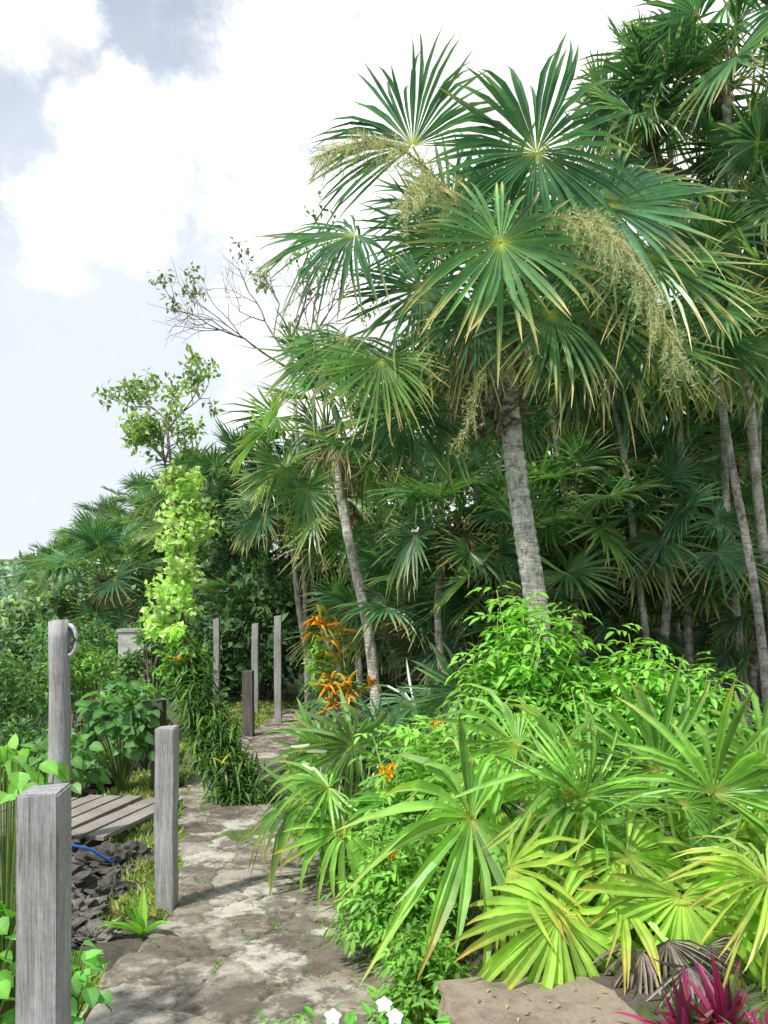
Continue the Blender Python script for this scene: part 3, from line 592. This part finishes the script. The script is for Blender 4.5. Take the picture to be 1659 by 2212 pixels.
for i,(x,y,s) in enumerate([(-1.55,3.6,.21),(-1.75,4.0,.26),(-1.48,3.2,.18),(-1.8,4.5,.26),(-1.58,4.85,.18),(-1.48,4.15,.14),(-2.05,4.9,.28),(-1.7,5.25,.22),(-1.5,2.85,.17),(-2.35,4.5,.32),(-1.42,2.55,.15),(-1.75,3.2,.24),(-2.1,3.9,.28),(-2.2,5.3,.24),(-3.6,9.3,.4),(-3.1,9.0,.35),(-4.2,9.6,.45),(-2.8,8.6,.3)]):
    tag(rockmesh('rock',(x,y,hz(x,y)+s*.03),(s*rs.uniform(.9,1.3),s,s*rs.uniform(.5,.7)),A(.115,.108,.09)*rs.uniform(.6,1.4),M_rock,i+1,.6,2.6,5),'jagged dark grey karst rock by the path','rock','karst rocks')
def strap(g,B,n,L,W,cols,r,el=(20,80),curl=.5,azr=(0,6.28)):
    for i in range(n):
        az=r.uniform(*azr); e_=rad(r.uniform(*el)); d=A(math.cos(az)*math.cos(e_),math.sin(az)*math.cos(e_),math.sin(e_)); l=L*r.uniform(.6,1.1)
        P=bez(B,B+d*l*.55,B+d*l+A(0,0,-curl*l*math.cos(e_)),7); S=nz(np.cross(d,A(0,0,1))); N=np.cross(S,d)
        w=W*np.array([.5,.9,1,.9,.7,.4,.03])[:,None]/2; c=np.asarray(cols[r.integers(0,len(cols))])*r.uniform(.75,1.25)
        V=np.stack([P+S*w+N*w*.6,P,P-S*w+N*w*.6],1); idx=np.arange(21).reshape(7,3)
        Q=np.concatenate([np.stack([idx[:-1,s],idx[:-1,s+1],idx[1:,s+1],idx[1:,s]],-1) for s in (0,1)]); g.add(V.reshape(-1,3),Q,None,c)
r=np.random.default_rng(21)
for (x,y,s) in ((.92,2.52,1.05),(1.06,2.55,1.1),(1.12,2.38,.9),(.98,2.30,.8)):
    z=hz(x,y)
    g=G(); strap(g,A(x,y,z),44,.26*s,.030,[(.18,.01,.06),(.26,.025,.10),(.13,.02,.06),(.10,.16,.05)],r,(15,82),.35)
    tag(g.obj('bromeliad',M_fol,(x,y,z)),'magenta and green spiky leaved plant beside the slab','plant','magenta leaved plants')
# ---------------------------------------------------------------- leaning epiphyte tree with lime vine
B=A(-1.12,7.0,0); e=thing('leaning_tree',B,'leaning trunk draped in lime vine leaves and strappy dark epiphytes','tree'); r=np.random.default_rng(31)
P=np.array([(-1.12,7.0,-.05),(-1.35,7.15,.30),(-1.62,7.4,.75),(-1.85,7.65,1.25),(-1.96,7.7,1.8),(-1.90,7.7,2.4),(-1.97,7.7,2.9)])
g=G(); tube(g,P,[.07,.065,.06,.055,.05,.04,.02],10,(.7,.65,.6)); g.obj('trunk',M_bark,B,e,True)
g=G()
for i in range(950):
    t=r.uniform(0,3.1); k0=int(t); p=P[k0]*(1-t+k0)+P[k0+1]*(t-k0); rr_=.18+.10*(1-t/3.1)
    c=p+rdir(1,r)[0]*A(rr_,.16,rr_)*r.uniform(.5,1)+A(0,-.04,-.03)
    strap(g,c,3,.18,.022,[(.04,.11,.03),(.07,.16,.035),(.06,.10,.03),(.12,.22,.05)],r,(-50,80),.5)
g.obj('epiphyte',M_fol,B,e)
g=G()
for i in range(38):
    z=1.35+i/37*1.55; w=(.09+.08*abs(math.sin(z*4.3))+r.uniform(-.03,.06))
    xo=-1.93+.07*math.sin(z*3.1)+r.normal(0,.09); clump(g,(xo,7.68+r.normal(0,.06),z),(w,w,.085),60,.072,A(.34,.47,.19)*r.uniform(.65,1.25),r,.2,.75,.2,-.9)
g.obj('vine_foliage',M_fol,B,e)
g=G(); clump(g,(-1.85,7.6,1.15),(.25,.22,.22),420,.085,(.12,.26,.05),r,.25,.55,.3,-.9); g.obj('foliage',M_fol,B,e)
g=G()
strap(g,A(-1.86,7.42,1.2),6,.16,.026,[(.55,.22,.02),(.4,.25,.03)],r,(-20,60),.3); strap(g,A(-1.35,6.88,.36),4,.13,.02,[(.5,.35,.03),(.4,.4,.06)],r,(-20,60),.3)
g.obj('orange_leaves',M_fol,B,e)
B=A(-.42,10,hz(-.42,10)); e=thing('tree_stump',B,'leaning stump carrying clusters of thick orange succulent leaves','stump'); g=G()
tube(g,[B,B+A(-.08,-.02,.35),B+A(-.2,-.05,.75),B+A(-.3,-.05,1.2)],[.12,.1,.09,.06],9,(1.1,1.05,1)); tube(g,[B+A(-.08,0,.3),B+A(.15,-.05,.42),B+A(.4,-.05,.40)],[.05,.04,.02],7); g.obj('trunk',M_bark,B,e,True)
g=G()
for (x,y,z,n,l) in ((-.72,9.4,1.48,26,.27),(-.58,9.45,1.38,12,.24),(-.62,9.4,.80,20,.25),(-.42,9.4,.72,22,.26),(-.5,9.4,.60,12,.22),(-.62,9.5,1.12,6,.18),(-.2,9.5,.78,9,.2)):
    for i in range(n):
        d=nz(rdir(1,r)[0]*A(1.2,1,.7)+A(0,-.2,-.02)); L_=l*r.uniform(.5,1.1); c=A(x,y,z)+r.normal(0,.05,3); q=bez(c,c+d*L_*.6+A(0,0,r.uniform(-.03,.06)),c+d*L_+A(0,0,-.25*L_),6)
        tube(g,q,np.array([.009,.016,.018,.015,.010,.002]),6,A(*[(.50,.27,.02),(.52,.34,.04),(.38,.31,.05),(.36,.17,.02),(.10,.18,.03)][r.integers(0,5)])*r.uniform(.7,1.2))
g.obj('succulent_leaves',M_fol,B,e,True)
g=G(); clump(g,(-.7,9.6,1.0),(.22,.15,.35),200,.12,(.15,.28,.05),r,.25,.4,.3,-.9); clump(g,(-.45,9.5,.72),(.25,.12,.2),90,.12,(.12,.24,.05),r,.25,.4,.3,-.9); g.obj('foliage',M_fol,B,e)
# ---------------------------------------------------------------- branching trees
def tree(B,top,spread,seed,label,leafcol,nleaf,L,depth=4,r0=.08,leafy=.9,cr=.16,first=None,up=(.5,1.1),jit=.7):
    r=np.random.default_rng(seed); B=A(*B); top=A(*top); e=thing('sparse_tree',B,label,'tree'); g=G(); gl=G()
    P=bez(B,(B+top)/2+A(r.normal(0,.15),0,0),top,14); tube(g,P,np.linspace(r0,r0*.5,14),8,(1.1,1.05,1))
    def br(p,d,l,rr_,k):
        e_=p+d*l; q=bez(p,p+d*l*.5+r.normal(0,.08*l,3),e_,6); tube(g,q,np.linspace(rr_,rr_*.6,6),5,(.9,.85,.8))
        if k==0:
            if r.uniform()<leafy: clump(gl,e_,cr*r.uniform(.6,1.2),nleaf,L,A(*leafcol)*r.uniform(.7,1.3),r,.25,.5,.1,-.9)
            return
        for j in range(3 if k>1 else 2): br(e_ if j<2 else q[3],nz(d+rdir(1,r)[0]*jit+A(0,0,.12)),l*r.uniform(.6,.88),rr_*.62,k-1)
    for j in range(5): 
        a_=j*1.256+r.uniform(-.3,.3); br(top-A(0,0,r.uniform(0,.9)),nz(A(math.cos(a_)*spread,math.sin(a_)*spread*.7,r.uniform(*up))),r.uniform(.28,.42)*(1 if first is None else first),r0*.45,depth-1)
    g.obj('trunk',M_bark,B,e,True); gl.obj('crown',M_fol,B,e)
tree((-3.4,14,hz(-3.4,14)),(-3.72,14,5.0),.55,6,'slim coastal tree with open sparse leafy crown',(.16,.25,.08),24,.13,4,.05,.66,.20,1.15,(.3,1.3),.85)
tree((-1.2,13,hz(-1.2,13)),(-1.5,13,6.2),1.0,14,'nearly bare tree with twiggy branches and few leaf tufts',(.13,.17,.08),24,.11,5,.05,.08,.21,2.0,(.3,1.3),.75)
def bigleaf(c,R,n,L,col,label,seed,name='broad_leaf_plant',asp=.85):
    r=np.random.default_rng(seed); c=A(*c); R=A(*R); B=A(c[0],c[1],hz(c[0],c[1])); e=thing(name,B,label,'plant','broad leaved plants'); g=G();gs=G()
    d=rdir(n,r); d[:,2]=np.abs(d[:,2])*1.2-.3; P=c+d*R*r.uniform(.5,1,(n,1))
    N=nz(d*.5+A(0,-.35,.7)+r.normal(0,.3,(n,3))); D=nz(d*A(1,1,.2)+A(0,0,-.45)+r.normal(0,.35,(n,3)))
    leafs(g,P,D,N,L*r.uniform(.6,1.1,n),L*asp*r.uniform(.7,1,n),A(*col)*r.uniform(.65,1.35,(n,1)),.2,True)
    for i in range(0,n,max(1,n//40)): tube(gs,bez(B,(B+P[i])/2+A(0,0,.1),P[i],6),np.linspace(.007,.003,6),4,(.16,.22,.07))
    gs.obj('stems',M_fol,B,e,True); g.obj('foliage',M_fol,B,e)
bigleaf((-2.42,7.6,.52),(.42,.35,.6),300,.14,(.07,.16,.05),'sea grape shrub with broad round dark leaves by the deck',51)
bigleaf((-2.75,7.0,.25),(.35,.3,.4),160,.13,(.08,.18,.05),'sea grape shrub with broad round dark leaves by the deck',55)
hl='light green heart leaved plant beside the wooden post'
bigleaf((-1.36,2.95,1.02),(.22,.2,.13),34,.088,(.15,.33,.07),hl,52)
bigleaf((-1.12,2.85,.28),(.17,.16,.24),56,.075,(.10,.27,.06),hl,53)
bigleaf((-1.35,2.7,.45),(.2,.2,.3),60,.09,(.12,.30,.055),hl,54)
bigleaf((-1.85,3.6,.12),(.25,.3,.2),40,.07,(.10,.25,.05),hl,57)
g=G(); r=np.random.default_rng(91); B=A(-1.22,4.15,hz(-1.22,4.15)); strap(g,B,9,.28,.05,[(.12,.30,.05),(.18,.34,.06)],r,(30,75),.4); tag(g.obj('agave_sprout',M_fol,B),'small green strap leaved sprout at the post foot','plant')
# ---------------------------------------------------------------- grass
def grass(name,pts,L,cols,r,label):
    g=G(); n=len(pts); P=np.column_stack([pts,H(pts[:,0],pts[:,1])]); D=nz(r.normal(0,.45,(n,3))+A(0,0,1)); 
    C=np.asarray(cols)[r.integers(0,len(cols),n)]*r.uniform(.6,1.4,(n,1)); leafs(g,P,D,nz(r.normal(0,1,(n,3))*A(1,1,.2)),L*r.uniform(.4,1.2,n),.006+.002*P[:,1],C,.4)
    o=g.obj(name,M_fol); o["kind"]="stuff"; o["label"]=label; o["category"]='grass'
r=np.random.default_rng(77); pts=[]
for i in range(28000):
    y=r.uniform(2.2,15)**1.0; x=pc(y)-pw(y)-abs(r.normal(0,.45))+.0
    if vn(x*2.2+9,y*2.2)>(.0 if y<5 else -.35) or y>7.8: pts.append((x,y))
grass('grass',np.array(pts),.08,[(.15,.23,.06),(.11,.21,.05),(.30,.28,.12)],r,'tufts of green and dry grass along the path')
pts=[]
for i in range(16000):
    y=r.uniform(2.5,13); x=pc(y)+pw(y)+.03+abs(r.normal(0,1.4))
    if vn(x*1.6,y*1.6+5)>0 and not (.15<x<.9 and y<3.05): pts.append((x,y))
grass('ground_cover',np.array(pts),.07,[(.08,.15,.04),(.12,.20,.05),(.2,.16,.08)],r,'low green ground cover under the palms')
g=G(); n=44000; y=r.uniform(2.4,7.5,n); s=np.where(r.uniform(0,1,n)<.85,-1,1); x=pc(y)+s*(pw(y)-.12+np.abs(r.normal(0,.11,n))*np.where(s<0,1,.3)); kp=vn(x*3+3,y*3)>-.15; x=x[kp];y=y[kp]; n=len(x)
leafs(g,np.column_stack([x,y,np.maximum(H(x,y),-.02)+.014]),rdir(n,r)*A(1,1,.3),nz(rdir(n,r)*.4+A(0,0,1)),.014,.010,A(.19,.32,.06)*r.uniform(.6,1.4,(n,1)))
n=11000; ci=rs.integers(0,len(qx),n*26); ci=ci[(crack[ci]<.5)&(VY.ravel()[ci]<9)&(vn(qx[ci]*1.3+4,qy[ci]*1.3)>.0)][:n]; n=len(ci)
leafs(g,np.column_stack([PXX.ravel()[ci],VY.ravel()[ci],ZZ[ci]+.003])+r.normal(0,.006,(n,3))*A(1,1,0),rdir(n,r)*A(1,1,.5),nz(rdir(n,r)*.4+A(0,0,1)),.011,.009,A(.15,.25,.06)*r.uniform(.6,1.4,(n,1)))
o=g.obj('moss',M_fol); o["kind"]="stuff"; o["label"]='bright green moss creeping over the path edge'; o["category"]='moss'
g=G(); n=140; y=r.uniform(2.6,9,n); x=pc(y)+pw(y)*r.uniform(-1,1,n); leafs(g,np.column_stack([x,y,np.full(n,.022)]),rdir(n,r)*A(1,1,.1),nz(rdir(n,r)*.3+A(0,0,1)),.03,.012,A(.22,.13,.05)*r.uniform(.5,1.5,(n,1)))
n=30; x=r.uniform(.32,.8,n); y=r.uniform(2.3,2.9,n); leafs(g,np.column_stack([x,y,np.full(n,.305)]),rdir(n,r)*A(1,1,.1),nz(rdir(n,r)*.3+A(0,0,1)),.03,.010,A(.30,.20,.09)*r.uniform(.5,1.5,(n,1)))
o=g.obj('fallen_leaves',M_dry); o["kind"]="stuff"; o["label"]='small dry brown leaves scattered on the path'; o["category"]='leaf litter'
# ---------------------------------------------------------------- hut and stone pillar
B=A(4.4,12.2,hz(4.4,12.2)); e=thing('hut',B,'dark wooden hut with open window half hidden by palms','hut')
z0=3.9
g=G(); 
for s,c in (((.9,.1,1.5),(3.45,12,z0+.35)),((.9,.1,1.5),(5.6,12,z0+.35)),((1.25,.1,.45),(4.52,12,z0-.17)),((1.25,.1,.15),(4.52,12,z0+1.02)),((3.05,.1,1.5),(4.52,14,z0+.35)),((.1,1.9,1.5),(3.05,13,z0+.35)),((.1,1.9,1.5),(6.0,13,z0+.35))): box(g,c,s,(.09,.045,.03))
M_hut=attrmat('hut_boards',.8,12,.6,1.3,.4,(1,1,8)); g.obj('wall',M_hut,B,e)
g=G(); box(g,(4.52,13,z0-.45),(3.2,2.2,.08),(.2,.15,.1)); g.obj('floor',M_hut,B,e)
g=G(); V=[(2.6,11.5,z0+1.0),(6.5,11.5,z0+1.0),(6.2,13,z0+2.0),(2.9,13,z0+2.0),(2.6,14.5,z0+1.0),(6.5,14.5,z0+1.0)]
V=V+[(a,b,c+.12) for a,b,c in V]; g.add(V,[(0,1,2,3),(3,2,5,4),(6,9,8,7),(9,10,11,8),(0,6,7,1),(4,5,11,10),(0,3,9,6),(3,4,10,9),(1,7,8,2),(2,8,11,5)],None,(.16,.12,.08)); g.obj('roof',M_hut,B,e)
for xx in (3.88,5.16,2.95,6.1):
    g=G(); box(g,(xx,11.9,z0+.25),(.09,.09,1.6),(.28,.2,.12)); g.obj('beam',M_hut,B,e)
for xx in (3.1,5.9):
    g=G(); box(g,(xx,12.2,(B[2]+z0-.5)/2),(.14,.14,z0-.5-B[2]),(.2,.15,.1)); g.obj('leg',M_hut,B,e)
B=A(-3.56,12,hz(-3.56,12)); e=thing('stone_pillar',B,'pale stone gate pillar with flat cap among shrubs','pillar')
g=G(); box(g,(-3.56,12,.60),(.5,.4,1.5),(.52,.51,.47)); g.obj('pillar_shaft',attrmat('pale_stone',.9,8,.7,1.2),B,e)
g=G(); box(g,(-3.56,12,1.37),(.54,.44,.04),(.45,.43,.39)); g.obj('pillar_cap',attrmat('cap_stone',.9,8,.7,1.2),B,e)
# ---------------------------------------------------------------- world
w=bpy.data.worlds.new("World"); SC.world=w; w.use_nodes=True; N=w.node_tree.nodes; Lk=w.node_tree.links
for n in list(N): N.remove(n)
out=N.new('ShaderNodeOutputWorld'); sky=N.new('ShaderNodeTexSky'); sky.sky_type='NISHITA'; sky.sun_disc=False
EL=rad(56); AZ=rad(-135)
sky.sun_elevation=EL; sky.sun_rotation=AZ%(2*math.pi); sky.air_density=1.0; sky.dust_density=1.5; sky.ozone_density=1.5
b1=N.new('ShaderNodeBackground'); b1.inputs[1].default_value=.15; Lk.new(sky.outputs[0],b1.inputs[0])
bh=N.new('ShaderNodeBackground'); bh.inputs[0].default_value=(.86,.92,1,1); bh.inputs[1].default_value=1.04
b2=N.new('ShaderNodeBackground'); b2.inputs[0].default_value=(1,1,1,1)
tc=N.new('ShaderNodeTexCoord'); D=tc.outputs['Generated']
def math_(op,a,b=None,cl=False):
    m=N.new('ShaderNodeMath'); m.operation=op; m.use_clamp=cl
    for i,v in enumerate((a,b)):
        if v is None: continue
        if isinstance(v,(int,float)): m.inputs[i].default_value=v
        else: Lk.new(v,m.inputs[i])
    return m.outputs[0]
def mr(v,a,b,c,d):
    m=N.new('ShaderNodeMapRange'); m.interpolation_type='SMOOTHSTEP'
    for i,x_ in enumerate((v,a,b,c,d)):
        if isinstance(x_,(int,float)): m.inputs[i].default_value=x_
        else: Lk.new(x_,m.inputs[i])
    return m.outputs[0]
wt=N.new('ShaderNodeTexNoise'); wt.inputs['Scale'].default_value=9; wt.inputs['Detail'].default_value=8; wt.inputs['Roughness'].default_value=.62; Lk.new(D,wt.inputs['Vector'])
s1=N.new('ShaderNodeVectorMath'); s1.operation='SUBTRACT'; Lk.new(wt.outputs['Color'],s1.inputs[0]); s1.inputs[1].default_value=(.5,.5,.5)
s2=N.new('ShaderNodeVectorMath'); s2.operation='SCALE'; Lk.new(s1.outputs[0],s2.inputs[0]); s2.inputs['Scale'].default_value=.13
s3=N.new('ShaderNodeVectorMath'); s3.operation='ADD'; Lk.new(D,s3.inputs[0]); Lk.new(s2.outputs[0],s3.inputs[1]); DW=s3.outputs[0]
acc=None
for (x_,z_,r_) in [(-.325,.60,.055),(-.298,.55,.075),(-.335,.50,.080),(-.41,.48,.04),(-.385,.43,.04),(-.416,.725,.06),(-.10,.70,.12),(-.151,.58,.09),(-.10,.50,.12),(-.225,.60,.035),(.04,.64,.20),(.2,.62,.25),(.5,.6,.35),(0,.3,.22)]:
    c=Vector((x_,1,z_)).normalized(); vm=N.new('ShaderNodeVectorMath'); vm.operation='DISTANCE'; Lk.new(DW,vm.inputs[0]); vm.inputs[1].default_value=c
    v=mr(vm.outputs['Value'],0.0,r_*1.4,1.0,0.0)
    acc=v if acc is None else math_('MAXIMUM',acc,v)
def wn(sc,det,rg=.6):
    t=N.new('ShaderNodeTexNoise'); t.inputs['Scale'].default_value=sc; t.inputs['Detail'].default_value=det; t.inputs['Roughness'].default_value=rg; Lk.new(D,t.inputs['Vector']); return t.outputs['Fac']
nn=math_('SUBTRACT',wn(13,10,.68),.5); tot=math_('ADD',acc,math_('MULTIPLY',nn,1.3))
fac=mr(tot,.08,.85,0.0,1.0)
shade=mr(wn(14,8,.6),.35,.60,1.0,1.8); Lk.new(shade,b2.inputs[1])
sep=N.new('ShaderNodeSeparateXYZ'); Lk.new(D,sep.inputs[0])
haze=mr(sep.outputs[2],.32,.62,1.0,.50); haze=math_('ADD',haze,math_('MULTIPLY',math_('SUBTRACT',wn(4.5,8),.5),.6),True)
m1=N.new('ShaderNodeMixShader'); Lk.new(haze,m1.inputs[0]); Lk.new(b1.outputs[0],m1.inputs[1]); Lk.new(bh.outputs[0],m1.inputs[2])
m2=N.new('ShaderNodeMixShader'); Lk.new(fac,m2.inputs[0]); Lk.new(m1.outputs[0],m2.inputs[1]); Lk.new(b2.outputs[0],m2.inputs[2])
Lk.new(m2.outputs[0],out.inputs[0])
sd=bpy.data.lights.new('sun','SUN'); sd.energy=5.0; sd.angle=rad(3); sd.color=(1,.97,.91); so=bpy.data.objects.new('sun',sd); link(so)
dv=Vector((math.sin(AZ)*math.cos(EL),math.cos(AZ)*math.cos(EL),math.sin(EL))); so.rotation_euler=dv.to_track_quat('Z','Y').to_euler(); so.location=(0,0,20)
# ---------------------------------------------------------------- camera
cd_=bpy.data.cameras.new('camera'); cd_.sensor_fit='HORIZONTAL'; cd_.sensor_width=36; cd_.lens=38.6; cd_.shift_y=.1333; cd_.clip_end=3000; cd_.clip_start=.05
co=bpy.data.objects.new('camera',cd_); co.location=(0,0,1.6); co.rotation_euler=(rad(90),0,0); link(co); SC.camera=co
SC.view_settings.view_transform='Standard'; SC.view_settings.look='None'; SC.view_settings.exposure=0; SC.view_settings.gamma=1
